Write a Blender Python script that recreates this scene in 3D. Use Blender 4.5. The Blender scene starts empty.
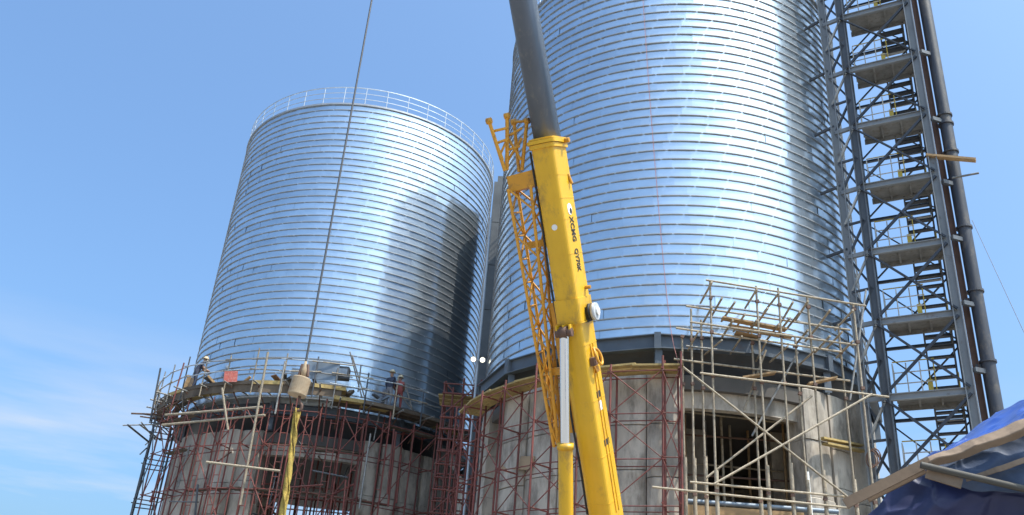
import bpy, bmesh, math, random
from mathutils import Vector, Matrix, noise
random.seed(11)
rad = math.radians
S = bpy.context.scene
COL = S.collection

# ------------------------------------------------------------------ camera
F = 917.39; PITCH = rad(26.963); ROLL = rad(4.462); EYE = Vector((0, 0, 1.6))
_c, _s, _cr, _sr = math.cos(PITCH), math.sin(PITCH), math.cos(ROLL), math.sin(ROLL)
_r = Vector((1, 0, 0)); _u = Vector((0, -_s, _c)); FWD = Vector((0, _c, _s))
RIGHT = _cr*_r + _sr*_u; UP = -_sr*_r + _cr*_u
cd = bpy.data.cameras.new('camera'); cam = bpy.data.objects.new('camera', cd); COL.objects.link(cam)
cd.sensor_width = 36; cd.lens = F*36/1024; cd.clip_end = 20000; cd.clip_start = .1
cam.matrix_world = Matrix(((RIGHT.x, UP.x, -FWD.x, EYE.x), (RIGHT.y, UP.y, -FWD.y, EYE.y), (RIGHT.z, UP.z, -FWD.z, EYE.z), (0, 0, 0, 1)))
S.camera = cam

# ------------------------------------------------------------------ light
SUN_AZ, SUN_EL = rad(126), rad(63)          # azimuth clockwise from +Y
w = bpy.data.worlds.new('World'); S.world = w; w.use_nodes = True
nt = w.node_tree; nt.nodes.clear()
sky = nt.nodes.new('ShaderNodeTexSky'); sky.sky_type = 'NISHITA'; sky.sun_disc = False
sky.sun_elevation = SUN_EL; sky.sun_rotation = SUN_AZ
sky.air_density = 1.0; sky.dust_density = 5.5; sky.ozone_density = 1.5; sky.altitude = 0
geo = nt.nodes.new('ShaderNodeTexCoord')
mp = nt.nodes.new('ShaderNodeMapping'); mp.inputs['Scale'].default_value = (1.2, 1.2, 9); mp.inputs['Rotation'].default_value = (0.05, .13, .4)
nz = nt.nodes.new('ShaderNodeTexNoise'); nz.inputs['Scale'].default_value = 1.7; nz.inputs['Detail'].default_value = 6; nz.inputs['Roughness'].default_value = .55
cr = nt.nodes.new('ShaderNodeValToRGB'); cr.color_ramp.elements[0].position = .47; cr.color_ramp.elements[1].position = .66
sep = nt.nodes.new('ShaderNodeSeparateXYZ')
alt = nt.nodes.new('ShaderNodeMapRange'); alt.inputs['From Min'].default_value = .34; alt.inputs['From Max'].default_value = .12
mul = nt.nodes.new('ShaderNodeMath'); mul.operation = 'MULTIPLY'
mul2 = nt.nodes.new('ShaderNodeMath'); mul2.operation = 'MULTIPLY'; mul2.inputs[1].default_value = .95
mix = nt.nodes.new('ShaderNodeMixRGB'); mix.inputs[2].default_value = (3.0, 3.05, 3.2, 1)
bg = nt.nodes.new('ShaderNodeBackground'); bg.inputs['Strength'].default_value = .15
wo = nt.nodes.new('ShaderNodeOutputWorld')
L = nt.links.new
L(geo.outputs['Generated'], mp.inputs['Vector']); L(mp.outputs[0], nz.inputs['Vector']); L(nz.outputs['Fac'], cr.inputs[0])
L(geo.outputs['Generated'], sep.inputs[0]); L(sep.outputs['Z'], alt.inputs['Value'])
L(cr.outputs[0], mul.inputs[0]); L(alt.outputs[0], mul.inputs[1]); L(mul.outputs[0], mul2.inputs[0])
tint = nt.nodes.new('ShaderNodeMixRGB'); tint.blend_type = 'MULTIPLY'; tint.inputs[0].default_value = 1; tint.inputs[2].default_value = (.675, .915, 1.08, 1)
L(sky.outputs[0], tint.inputs[1]); L(mul2.outputs[0], mix.inputs[0]); L(tint.outputs[0], mix.inputs[1]); L(mix.outputs[0], bg.inputs['Color']); L(bg.outputs[0], wo.inputs[0])
sl = bpy.data.lights.new('sun', 'SUN'); sl.energy = 3.1; sl.angle = rad(.53); sl.color = (1, .93, .82)
so = bpy.data.objects.new('sun', sl); COL.objects.link(so)
SUNV = Vector((math.cos(SUN_EL)*math.sin(SUN_AZ), math.cos(SUN_EL)*math.cos(SUN_AZ), math.sin(SUN_EL)))
so.rotation_euler = SUNV.to_track_quat('Z', 'Y').to_euler(); so.location = (30, 0, 60)
S.view_settings.view_transform = 'Standard'; S.view_settings.look = 'None'; S.view_settings.exposure = 0.95; S.view_settings.gamma = 1

# ------------------------------------------------------------------ pixel helpers
def ray(px, py):
    d = RIGHT*((px-512)/F) + UP*(-(py-257.5)/F) + FWD
    return d / math.hypot(d.x, d.y)
def at(px, py, d): return EYE + ray(px, py)*d                       # d = horizontal distance
def aty(px, py, Y): r = ray(px, py); return EYE + r*(Y/r.y)          # on the plane y = Y
def polar(az, d, z): a = rad(az); return Vector((d*math.sin(a), d*math.cos(a), z))
def cyl(c, ang, r, z): a = rad(ang); return Vector((c[0]+r*math.cos(a), c[1]+r*math.sin(a), z))
def hit(px, py, c, r):                                              # pixel onto a vertical cylinder
    d = ray(px, py); b = d.x*c[0]+d.y*c[1]; D = b - math.sqrt(max(0, r*r-(c[0]**2+c[1]**2-b*b)))
    return EYE + d*D
def ang_of(p, c): return math.degrees(math.atan2(p.y-c[1], p.x-c[0]))

# ------------------------------------------------------------------ materials
def mat(name, col, rough=.6, metal=0, var=.18, scale=3.0, bump=.0, bscale=30, rust=None, rustamt=.5, objvar=.0, stretch=(1, 1, 1), coords='Object', spec=None):
    m = bpy.data.materials.new(name); m.use_nodes = True; t = m.node_tree; n = t.nodes; l = t.links.new
    b = n['Principled BSDF']; b.inputs['Roughness'].default_value = rough; b.inputs['Metallic'].default_value = metal
    if spec is not None: b.inputs['Specular IOR Level'].default_value = spec
    tc = n.new('ShaderNodeTexCoord'); ma = n.new('ShaderNodeMapping'); ma.inputs['Scale'].default_value = stretch
    if coords == 'World':
        g = n.new('ShaderNodeNewGeometry'); l(g.outputs['Position'], ma.inputs[0])
    else: l(tc.outputs['Object'], ma.inputs[0])
    no = n.new('ShaderNodeTexNoise'); no.inputs['Scale'].default_value = scale; no.inputs['Detail'].default_value = 8; no.inputs['Roughness'].default_value = .62
    l(ma.outputs[0], no.inputs['Vector'])
    r = n.new('ShaderNodeValToRGB'); e = r.color_ramp.elements
    e[0].position = .3; e[1].position = .7
    e[0].color = tuple(c*(1-var) for c in col)+(1,); e[1].color = tuple(min(1, c*(1+var)) for c in col)+(1,)
    l(no.outputs['Fac'], r.inputs[0]); out = r.outputs[0]
    if rust:
        n2 = n.new('ShaderNodeTexNoise'); n2.inputs['Scale'].default_value = scale*2.3; n2.inputs['Detail'].default_value = 10; n2.inputs['Roughness'].default_value = .7
        l(ma.outputs[0], n2.inputs['Vector'])
        r2 = n.new('ShaderNodeValToRGB'); r2.color_ramp.elements[0].position = .62-.25*rustamt; r2.color_ramp.elements[1].position = .78-.2*rustamt
        l(n2.outputs['Fac'], r2.inputs[0])
        mx = n.new('ShaderNodeMixRGB'); mx.inputs[2].default_value = tuple(rust)+(1,); l(r2.outputs[0], mx.inputs[0]); l(out, mx.inputs[1]); out = mx.outputs[0]
    if objvar:
        oi = n.new('ShaderNodeObjectInfo'); mr = n.new('ShaderNodeMapRange'); mr.inputs['To Min'].default_value = 1-objvar; mr.inputs['To Max'].default_value = 1+objvar
        l(oi.outputs['Random'], mr.inputs['Value']); hs = n.new('ShaderNodeHueSaturation'); l(mr.outputs[0], hs.inputs['Value']); l(out, hs.inputs['Color']); out = hs.outputs[0]
    l(out, b.inputs['Base Color'])
    rr = n.new('ShaderNodeMapRange'); rr.inputs['To Min'].default_value = max(.03, rough*.8); rr.inputs['To Max'].default_value = min(1, rough*1.25)
    l(no.outputs['Fac'], rr.inputs['Value']); l(rr.outputs[0], b.inputs['Roughness'])
    if bump:
        n3 = n.new('ShaderNodeTexNoise'); n3.inputs['Scale'].default_value = bscale; n3.inputs['Detail'].default_value = 6; l(ma.outputs[0], n3.inputs['Vector'])
        bp = n.new('ShaderNodeBump'); bp.inputs['Strength'].default_value = bump; bp.inputs['Distance'].default_value = .02; l(n3.outputs['Fac'], bp.inputs['Height']); l(bp.outputs[0], b.inputs['Normal'])
    return m
M = {}
M['galv'] = mat('galvanised_sheet', (.565, .63, .685), .31, .95, .09, .8, .05, .9, objvar=.07, coords='World', stretch=(1, 1, 2.5))
def two_lobe(m, r1, r2, fac):
    # crisp reflection plus a broad satin lobe
    t = m.node_tree; n = t.nodes; l = t.links.new; b = n['Principled BSDF']; out = n['Material Output']
    for k in list(b.inputs['Roughness'].links): t.links.remove(k)
    b.inputs['Roughness'].default_value = r1
    c = n.new('ShaderNodeBsdfPrincipled'); c.inputs['Metallic'].default_value = .93; c.inputs['Roughness'].default_value = r2
    l(b.inputs['Base Color'].links[0].from_socket, c.inputs['Base Color'])
    if b.inputs['Normal'].links: l(b.inputs['Normal'].links[0].from_socket, c.inputs['Normal'])
    mx = n.new('ShaderNodeMixShader'); mx.inputs[0].default_value = fac; l(b.outputs[0], mx.inputs[1]); l(c.outputs[0], mx.inputs[2]); l(mx.outputs[0], out.inputs['Surface'])
two_lobe(M['galv'], .17, .40, .36)
M['fold'] = mat('galvanised_fold_shade', (.30, .315, .335), .5, .4, .12, 4, objvar=.06)  # darker than the sheet: shade under the folds put into their colour
M['clip'] = mat('bright_splice', (.42, .44, .46), .4, .5, .1, 6)
M['galvrail'] = mat('galvanised_rail', (.42, .45, .48), .45, .5, .15, 5)
M['beam'] = mat('blue_grey_steel', (.075, .092, .115), .5, 0, .2, 1.5, .03, 12, rust=(.09, .06, .045), rustamt=.2, objvar=.1, coords='World')
M['towersteel'] = mat('tower_steel', (.20, .21, .22), .5, 0, .15, 1.2, rust=(.11, .07, .05), rustamt=.15, objvar=.1, coords='World')
M['midsteel'] = mat('mid_steel', (.09, .10, .115), .5, 0, .2, 1.4, rust=(.09, .065, .05), rustamt=.2, objvar=.1, coords='World')
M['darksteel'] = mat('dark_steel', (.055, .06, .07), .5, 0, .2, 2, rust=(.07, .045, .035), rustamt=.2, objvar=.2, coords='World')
M['brace'] = mat('backlit_angle_steel', (.028, .033, .045), .55, 0, .2, 2, objvar=.2, coords='World')  # backlit darkness of the braces put into the colour
M['plate'] = mat('landing_plate', (.23, .225, .215), .75, 0, .25, 2.5, rust=(.15, .125, .105), rustamt=.4, objvar=.12, coords='World')
M['yellowrail'] = mat('yellow_rail', (.40, .29, .04), .6, 0, .15, 5, objvar=.1)
M['palerail'] = mat('pale_rail', (.42, .40, .36), .55, 0, .2, 5, objvar=.15)
M['pipe'] = mat('dusty_dark_pipe', (.035, .038, .05), .55, 0, .3, 1.4, rust=(.12, .10, .08), rustamt=.35, coords='World', stretch=(1, 1, .5))
M['brown'] = mat('rusty_primer', (.12, .065, .045), .7, 0, .3, 3, objvar=.15, coords='World')
M['concrete'] = mat('cast_concrete', (.43, .38, .32), .9, 0, .36, .8, .6, 6, rust=(.19, .165, .138), rustamt=.66, objvar=.1, coords='World', stretch=(1, 1, .38))
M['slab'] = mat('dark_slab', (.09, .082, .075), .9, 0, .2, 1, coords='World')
M['red'] = mat('red_scaffold_paint', (.165, .04, .032), .65, 0, .25, 4, rust=(.12, .06, .045), rustamt=.6, objvar=.25, coords='World')
M['oldtube'] = mat('weathered_tube', (.33, .275, .20), .7, .0, .22, 5, rust=(.16, .12, .085), rustamt=.5, objvar=.2, coords='World')
M['greytube'] = mat('grey_tube', (.22, .215, .205), .55, .3, .22, 5, rust=(.13, .09, .065), rustamt=.4, objvar=.25, coords='World')
M['wood'] = mat('plank_wood', (.33, .21, .105), .8, 0, .25, 2.5, .3, 25, objvar=.22, coords='World', stretch=(1, 1, 4))
M['yellowwood'] = mat('yellow_plank', (.36, .26, .10), .8, 0, .25, 3, .2, 20, rust=(.16, .11, .06), rustamt=.4, objvar=.2, coords='World')
M['brownboard'] = mat('dirty_board', (.105, .078, .055), .9, 0, .3, 2, objvar=.3, coords='World')
M['ply'] = mat('plywood', (.36, .25, .15), .8, 0, .15, 2)
M['crane'] = mat('crane_yellow', (.66, .37, .014), .40, 0, .10, .8, .04, 5, rust=(.33, .19, .035), rustamt=.34, coords='World', stretch=(1.5, 1.5, .5))
M['jib'] = mat('jib_orange', (.58, .27, .02), .45, 0, .12, 3, rust=(.22, .10, .03), rustamt=.35, objvar=.12, coords='World')
M['innerboom'] = mat('grey_boom', (.085, .10, .13), .36, .1, .14, 1.2, rust=(.15, .15, .155), rustamt=.3, coords='World', stretch=(2, 2, .4))
M['chrome'] = mat('chrome_rod', (.75, .77, .80), .16, 1, .05, 3)
M['black'] = mat('black_rubber', (.02, .02, .022), .6, 0, .2, 6)
M['greybox'] = mat('grey_housing', (.45, .46, .47), .5, 0, .12, 5)
M['blacktext'] = mat('black_lettering', (.03, .025, .02), .6, 0, .1, 6)
M['white'] = mat('white_paint', (.75, .75, .73), .5, 0, .06, 6)
M['rope'] = mat('steel_rope', (.08, .08, .085), .55, .5, .2, 20)
M['hookweight'] = mat('tan_weight', (.31, .23, .145), .7, 0, .25, 6, rust=(.24, .15, .08), rustamt=.5)
M['sling'] = mat('yellow_sling', (.36, .25, .05), .85, 0, .3, 9, .3, 40, rust=(.20, .13, .03), rustamt=.5, coords='World')
M['redrope'] = mat('red_rope', (.40, .17, .15), .8, 0, .2, 10)
M['tarpblue'] = mat('blue_tarp', (.010, .05, .24), .4, 0, .35, 2.5, .15, 10, coords='World')
M['tarpnavy'] = mat('navy_tarp', (.018, .022, .07), .55, 0, .3, 2.5, .15, 9, coords='World')
M['tarpgrey'] = mat('faded_tarp', (.042, .062, .11), .65, 0, .45, 2.5, .35, 10, coords='World')
M['tarptan'] = mat('tan_cloth', (.20, .14, .095), .85, 0, .35, 3, .4, 18, coords='World')
M['darkpole'] = mat('dirty_pole', (.065, .058, .048), .7, .0, .3, 6, rust=(.05, .04, .03), rustamt=.5)
M['board'] = mat('timber_board', (.17, .115, .075), .9, 0, .22, 3, .12, 22, coords='World')
M['duct'] = mat('navy_casing', (.085, .095, .105), .6, 0, .3, 1, coords='World')
M['sign'] = mat('red_sign', (.42, .10, .075), .6, 0, .3, 4, rust=(.5, .3, .26), rustamt=.4)
M['bluepanel'] = mat('blue_grey_sheet', (.16, .20, .25), .5, .2, .2, 3)
M['skin'] = mat('skin', (.30, .17, .11), .6)
M['darkcloth'] = mat('dark_cloth', (.03, .035, .06), .9)
M['redcloth'] = mat('red_cloth', (.22, .05, .045), .9)
M['greycloth'] = mat('grey_cloth', (.20, .20, .22), .9)
M['helmet'] = mat('helmet', (.42, .34, .22), .5)
M['ground'] = mat('dusty_ground', (.23, .215, .195), .95, 0, .25, .15, .5, 3, coords='World')
ml = bpy.data.materials.new('lit_lamp'); ml.use_nodes = True
_b = ml.node_tree.nodes['Principled BSDF']; _b.inputs['Emission Color'].default_value = (1, .9, .65, 1); _b.inputs['Emission Strength'].default_value = 2.2
M['lamp'] = ml

# ------------------------------------------------------------------ object helpers
WM = {}
def link(o, parent=None, mw=None):
    mw = mw or Matrix.Identity(4)
    COL.objects.link(o)
    if parent is not None:
        o.parent = parent; o.matrix_parent_inverse = WM[parent.name].inverted()
    o.matrix_basis = mw
    WM[o.name] = mw.copy(); return o
def tag(o, label=None, cat=None, group=None, kind=None):
    if label: o['label'] = label
    if cat: o['category'] = cat
    if group: o['group'] = group
    if kind: o['kind'] = kind
    return o
def thing(name, loc, label, cat, group=None):
    o = bpy.data.objects.new(name, None); o.empty_display_size = .3
    link(o, None, Matrix.Translation(Vector(loc))); return tag(o, label, cat, group)
def mesh(name, verts, faces, m, smooth=False):
    me = bpy.data.meshes.new(name); me.from_pydata([tuple(v) for v in verts], [], faces); me.materials.append(M[m] if isinstance(m, str) else m)
    if smooth: me.polygons.foreach_set('use_smooth', [True]*len(me.polygons))
    me.update(); return me
def obj(name, me, parent=None, mw=None): return link(bpy.data.objects.new(name, me), parent, mw)
def fromto(a, b, roll=None):
    a, b = Vector(a), Vector(b); z = (b-a).normalized()
    up = Vector(roll) if roll is not None else (Vector((0, 0, 1)) if abs(z.z) < .95 else Vector((0, 1, 0)))
    x = up.cross(z)
    if x.length < 1e-6: x = Vector((1, 0, 0)).cross(z)
    x.normalize(); y = z.cross(x)
    m = Matrix((x, y, z)).transposed().to_4x4(); m.translation = (a+b)/2; return m, (b-a).length
_cache = {}
def unit_tube(m, n=8):
    k = ('t', m, n)
    if k not in _cache:
        v = []; f = []
        for i in range(n):
            a = 2*math.pi*i/n; v += [(math.cos(a), math.sin(a), -.5), (math.cos(a), math.sin(a), .5)]
        for i in range(n): j = (i+1) % n; f.append((2*i, 2*j, 2*j+1, 2*i+1))
        f += [tuple(2*i for i in reversed(range(n))), tuple(2*i+1 for i in range(n))]
        me = mesh('tube', v, f, m); me.polygons.foreach_set('use_smooth', [True]*n+[False]*2); _cache[k] = me
    return _cache[k]
def unit_box(m):
    k = ('b', m)
    if k not in _cache:
        v = [(x, y, z) for x in (-.5, .5) for y in (-.5, .5) for z in (-.5, .5)]
        _cache[k] = mesh('box', v, [(0, 1, 3, 2), (4, 6, 7, 5), (0, 4, 5, 1), (2, 3, 7, 6), (0, 2, 6, 4), (1, 5, 7, 3)], m)
    return _cache[k]
def prism(pts, z0, z1):
    n = len(pts); v = [(x, y, z0) for x, y in pts]+[(x, y, z1) for x, y in pts]
    f = [(i, (i+1) % n, n+(i+1) % n, n+i) for i in range(n)]+[tuple(reversed(range(n))), tuple(range(n, 2*n))]
    return v, f
def unit_hsec(m, tf=.12, tw=.1):
    k = ('h', m)
    if k not in _cache:
        p = [(-.5, -.5), (.5, -.5), (.5, -.5+tf), (tw/2, -.5+tf), (tw/2, .5-tf), (.5, .5-tf), (.5, .5), (-.5, .5), (-.5, .5-tf), (-tw/2, .5-tf), (-tw/2, -.5+tf), (-.5, -.5+tf)]
        _cache[k] = mesh('h_section', *prism(p, -.5, .5), m)
    return _cache[k]
def unit_angle(m):
    k = ('a', m)
    if k not in _cache:
        p = [(-.5, -.5), (.5, -.5), (.5, -.36), (-.36, -.36), (-.36, .5), (-.5, .5)]
        _cache[k] = mesh('angle_section', *prism(p, -.5, .5), m)
    return _cache[k]
def tube(name, a, b, r, m, parent, n=8):
    mw, ln = fromto(a, b); return obj(name, unit_tube(m, n), parent, mw @ Matrix.Diagonal((r, r, ln, 1)))
def bar(name, a, b, wx, wy, m, parent, kind='box', roll=None):
    mw, ln = fromto(a, b, roll); me = {'box': unit_box, 'h': unit_hsec, 'angle': unit_angle}[kind](m)
    return obj(name, me, parent, mw @ Matrix.Diagonal((wx, wy, ln, 1)))
def ring_mesh(name, r0, r1, z0, z1, m, a0=0, a1=360, seg=96):
    full = abs(a1-a0-360) < 1e-6; n = seg if full else seg+1; v = []; f = []
    for i in range(n):
        a = rad(a0+(a1-a0)*i/seg); c, s = math.cos(a), math.sin(a)
        v += [(r0*c, r0*s, z0), (r1*c, r1*s, z0), (r1*c, r1*s, z1), (r0*c, r0*s, z1)]
    for i in range(seg):
        j = (i+1) % n
        for k in range(4): f.append((4*i+k, 4*i+(k+1) % 4, 4*j+(k+1) % 4, 4*j+k))
    if not full: f += [(0, 1, 2, 3), (4*n-1, 4*n-2, 4*n-3, 4*n-4)]
    me = mesh(name, v, f, m)
    bm = bmesh.new(); bm.from_mesh(me); bmesh.ops.recalc_face_normals(bm, faces=bm.faces); bm.to_mesh(me); bm.free()
    return me
def lathe(name, prof, m, seg=32, smooth=True):
    v = []; f = []; n = len(prof)
    for i in range(seg):
        a = 2*math.pi*i/seg
        for r, z in prof: v.append((r*math.cos(a), r*math.sin(a), z))
    for i in range(seg):
        j = (i+1) % seg
        for k in range(n-1): f.append((i*n+k, j*n+k, j*n+k+1, i*n+k+1))
    return mesh(name, v, f, m, smooth)
T = Matrix.Translation
def RZ(a): return Matrix.Rotation(rad(a), 4, 'Z')
def curve_tube(name, pts, r, m, parent=None, res=3):
    cu = bpy.data.curves.new(name, 'CURVE'); cu.dimensions = '3D'; cu.bevel_depth = r; cu.bevel_resolution = res; cu.use_fill_caps = True
    sp = cu.splines.new('NURBS'); sp.points.add(len(pts)-1); sp.use_endpoint_u = True; sp.order_u = 3
    for p, q in zip(sp.points, pts): p.co = (*q, 1)
    o = bpy.data.objects.new(name, cu); dg = None
    COL.objects.link(o); dg = bpy.context.evaluated_depsgraph_get(); me = bpy.data.meshes.new_from_object(o.evaluated_get(dg))
    bpy.data.objects.remove(o); me.materials.clear(); me.materials.append(M[m]); return obj(name, me, parent)

# ------------------------------------------------------------------ ground
g = obj('ground', mesh('ground', [(-4000, -4000, 0), (4000, -4000, 0), (4000, 4000, 0), (-4000, 4000, 0)], [(0, 1, 2, 3)], 'ground')); tag(g, kind='structure')

# ------------------------------------------------------------------ silos
C1 = (-8.462, 45.409); C2 = (6.399, 32.963); RS = 7.0; PITCHZ = .3625; NC = 44
Z2 = 12.56; Z1 = 13.20                                    # undersides of the steel shells
def course_mesh(seed):
    rnd = random.Random(seed); v = []; f = []; NP = 40; sg = 4
    for k in range(NP):
        dr = rnd.uniform(-.003, .003); tilt = rnd.uniform(-.004, .004); yaw = rnd.gauss(0, .011); b = len(v)
        for i in range(sg+1):
            t = i/sg; a = 2*math.pi*(k+t*1.004)/NP; q = yaw*(t-.5)*1.1
            for z, e in ((0, -1), (PITCHZ, 1)):
                r = RS+dr+q+tilt*e; v.append((r*math.cos(a), r*math.sin(a), z))
        for i in range(sg): f.append((b+2*i, b+2*i+2, b+2*i+3, b+2*i+1))
    return mesh('wall_course', v, f, 'galv', True)
COURSE = [course_mesh(i) for i in range(5)]
def fold_mesh():
    v = []; f = []; ND = 44; sg = 4; circ = 2*math.pi
    def arc(a0, a1, r0, r1, z0, z1):
        b = len(v)
        for i in range(sg+1):
            a = a0+(a1-a0)*i/sg; c, s = math.cos(a), math.sin(a)
            v.extend([(r0*c, r0*s, z0), (r1*c, r1*s, z0), (r1*c, r1*s, z1), (r0*c, r0*s, z1)])
        for i in range(sg):
            p = b+4*i; q = p+4
            f.extend([(p, q, q+1, p+1), (p+1, q+1, q+2, p+2), (p+2, q+2, q+3, p+3)])
        f.extend([(b, b+1, b+2, b+3), (b+4*sg+3, b+4*sg+2, b+4*sg+1, b+4*sg)])
    for k in range(ND):
        a0 = circ*k/ND; a1 = circ*(k+1)/ND; gp = .07/RS
        arc(a0, a1-gp, RS-.01, RS+.042, -.018, .016)
        arc(a1-gp-.0005, a1+.0005, RS-.01, RS+.018, -.017, .015)
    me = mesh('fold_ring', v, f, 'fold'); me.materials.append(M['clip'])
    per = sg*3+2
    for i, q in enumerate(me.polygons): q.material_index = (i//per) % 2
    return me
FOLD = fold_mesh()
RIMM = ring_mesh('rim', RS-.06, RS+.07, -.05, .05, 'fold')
RAILM = ring_mesh('guard_rail', RS-.02, RS+.02, -.022, .022, 'galvrail')
RAILM2 = ring_mesh('guard_rail', RS-.013, RS+.013, -.015, .015, 'galvrail')
HOP = lathe('hopper', [(6.9, -.02), (6.3, -.5), (6.0, -1.05)], 'darksteel', 48)
ROOF = lathe('roof', [(RS-.05, 0), (3.5, .75), (.4, 1.4), (.4, 1.9), (0, 1.9)], 'galv', 64)
def i_beam(h, wd, ln):
    tf = .035; tw = .03
    p = [(-wd/2, -h/2), (wd/2, -h/2), (wd/2, -h/2+tf), (tw/2, -h/2+tf), (tw/2, h/2-tf), (wd/2, h/2-tf), (wd/2, h/2), (-wd/2, h/2), (-wd/2, h/2-tf), (-tw/2, h/2-tf), (-tw/2, -h/2+tf), (-wd/2, -h/2+tf)]
    return mesh('ring_beam', *prism(p, -ln/2, ln/2), 'beam')
BR = 7.22; NB = 16; IB = i_beam(.47, .24, 2*BR*math.sin(math.pi/NB)-.02)
def silo(c, z0, label, beam_off):
    root = thing('storage_silo', (c[0], c[1], z0-.47), label, 'silo', 'galvanised silos')
    rnd = random.Random(int(z0*100)); base = Vector((c[0], c[1], 0))
    for i in range(NC):
        z = z0+i*PITCHZ
        obj('wall_course', COURSE[rnd.randrange(5)], root, T(base+Vector((0, 0, z))) @ RZ(rnd.uniform(0, 360)))
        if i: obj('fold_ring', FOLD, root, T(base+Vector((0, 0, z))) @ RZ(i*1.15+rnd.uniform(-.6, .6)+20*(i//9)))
    zt = z0+NC*PITCHZ
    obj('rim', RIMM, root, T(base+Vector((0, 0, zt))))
    obj('roof', ROOF, root, T(base+Vector((0, 0, zt+.02))))
    obj('hopper', HOP, root, T(base+Vector((0, 0, z0))))
    for h, m in ((1.06, RAILM), (.72, RAILM2), (.38, RAILM2)): obj('guard_rail', m, root, T(base+Vector((0, 0, zt+h))))
    for k in range(40):
        p = cyl(c, k*9+3, RS, zt+.04); tube('rail_post', p, p+Vector((0, 0, 1.02)), .021, 'galvrail', root, 6)
    for k in range(NB):
        a0 = beam_off+k*360/NB; p = cyl(c, a0, BR, z0-.24); q = cyl(c, a0+360/NB, BR, z0-.24)
        mw, ln = fromto(p, q); obj('ring_beam', IB, root, mw)
        big = k % 2 == 0
        if not big: continue
        bar('stiffener', cyl(c, a0, BR+.04, z0-.50), cyl(c, a0, BR+.04, z0+.03), .2, .2, 'beam', root, roll=cyl(c, a0+90, 1, 0)-base)
        bar('short_post', cyl(c, a0, BR-.1, z0-1.16), cyl(c, a0, BR-.1, z0-.50), .22, .22, 'beam', root, 'h')
    return root
silo(C2, Z2, 'nearer large corrugated silver silo behind the crane boom, its top cut off', -104.1)
silo(C1, Z1, 'farther whole corrugated silver silo at left with a railing round its top', -100)

# ------------------------------------------------------------------ concrete bases
def panel(name, c, a0, a1, z0, z1, ro, ri, parent, bulge=.05):
    n = 8; v = []; f = []
    for i in range(n+1):
        t = i/n; a = rad(a0+(a1-a0)*t); r = ro+bulge*(1-abs(2*t-1)**4)-(.03 if i in (0, n) else 0)
        for rr, z in ((ri, z0), (r, z0), (r, z1-.03), (r-.03, z1), (ri, z1)): v.append((c[0]+rr*math.cos(a), c[1]+rr*math.sin(a), z))
    for i in range(n):
        for k in range(5): f.append((5*i+k, 5*i+(k+1) % 5, 5*i+5+(k+1) % 5, 5*i+5+k))
    f += [(0, 1, 2, 3, 4), tuple(reversed(range(5*n, 5*n+5)))]
    me = mesh(name, v, f, 'concrete')
    bm = bmesh.new(); bm.from_mesh(me); bmesh.ops.recalc_face_normals(bm, faces=bm.faces); bm.to_mesh(me); bm.free()
    return obj(name, me, parent)
def drum(c, ztop, label, walls, lintels, back):
    root = thing('concrete_base', (c[0], c[1], 0), label, 'silo base', 'concrete silo bases')
    for (a0, a1, dr, zt) in walls:
        zs = [0, 3.6, 6.0+random.uniform(-.1, .1), 8.3+random.uniform(-.25, .25), 9.9+random.uniform(-.2, .2), ztop+zt]
        for za, zb in zip(zs[:-1], zs[1:]): panel('wall_panel', c, a0+.12+random.uniform(0, .1), a1-.12-random.uniform(0, .1), za+.012, zb, RS-.05+dr+random.uniform(-.02, .02), RS-.75, root, .05 if abs(dr) < .1 else .14)
    for (a0, a1, zb, dr) in lintels: panel('lintel', c, a0-.1, a1+.1, zb, ztop-.12, RS-.05+dr, RS-.6, root, 0)
    a = back[0]
    while a < back[1]-1: panel('wall_panel', c, a+.1, a+13.9, 0, ztop, RS-.05, RS-.75, root, .04); a += 14
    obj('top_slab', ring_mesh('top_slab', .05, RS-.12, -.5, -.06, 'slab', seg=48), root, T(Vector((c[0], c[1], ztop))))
    return root
D2T = Z2-1.12; D1T = Z1-1.12
drum(C2, D2T, 'weathered concrete base with a tall dark opening below the nearer silo',
     [(-185, -176, 0, 0), (-176, -165, .05, 0), (-165, -153, -.35, -1.2), (-153, -141.5, .10, 0), (-141.5, -130.5, .04, 0), (-130.5, -119, .02, 0), (-119, -107, .0, 0), (-107, -98.3, .12, 0),
      (-66.5, -57.8, .02, 0), (-57.8, -50, .06, 0), (-50, -38, .16, 0), (-38, -27, .02, 0), (-27, -15, .0, 0)],
     [(-98.3, -66.5, D2T-1.02, -.28)], (-15, 175))
d1 = drum(C1, D1T, 'shaded concrete base with a wide scaffolded opening below the farther silo',
     [(-192, -180, 0, 0), (-180, -168, .0, 0), (-168, -156, .05, 0), (-156, -144, .0, 0), (-144, -131.5, .16, 0), (-131.5, -121, .04, 0), (-121, -111, .14, 0), (-111, -102.6, .02, 0),
      (-67, -60, .02, 0), (-60, -51.5, .1, 0), (-51.5, -41, .0, 0), (-41, -30, .08, 0), (-30, -20, 0, 0), (-20, -8, 0, 0), (-8, 4, 0, 0), (4, 16, 0, 0), (16, 28, 0, 0), (28, 40, 0, 0), (40, 50, 0, 0)],
     [(-102.6, -67, D1T-1.0, -.2)], (122, 164))
pw = bar('plywood_patch', hit(503.5, 463, C2, 7.17), hit(532.5, 463, C2, 7.17), .45, .03, 'ply', None, roll=(0, -1, .001))
tag(pw, 'tan plywood sheet fixed flat on the pier left of the crane', 'plywood')

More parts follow.
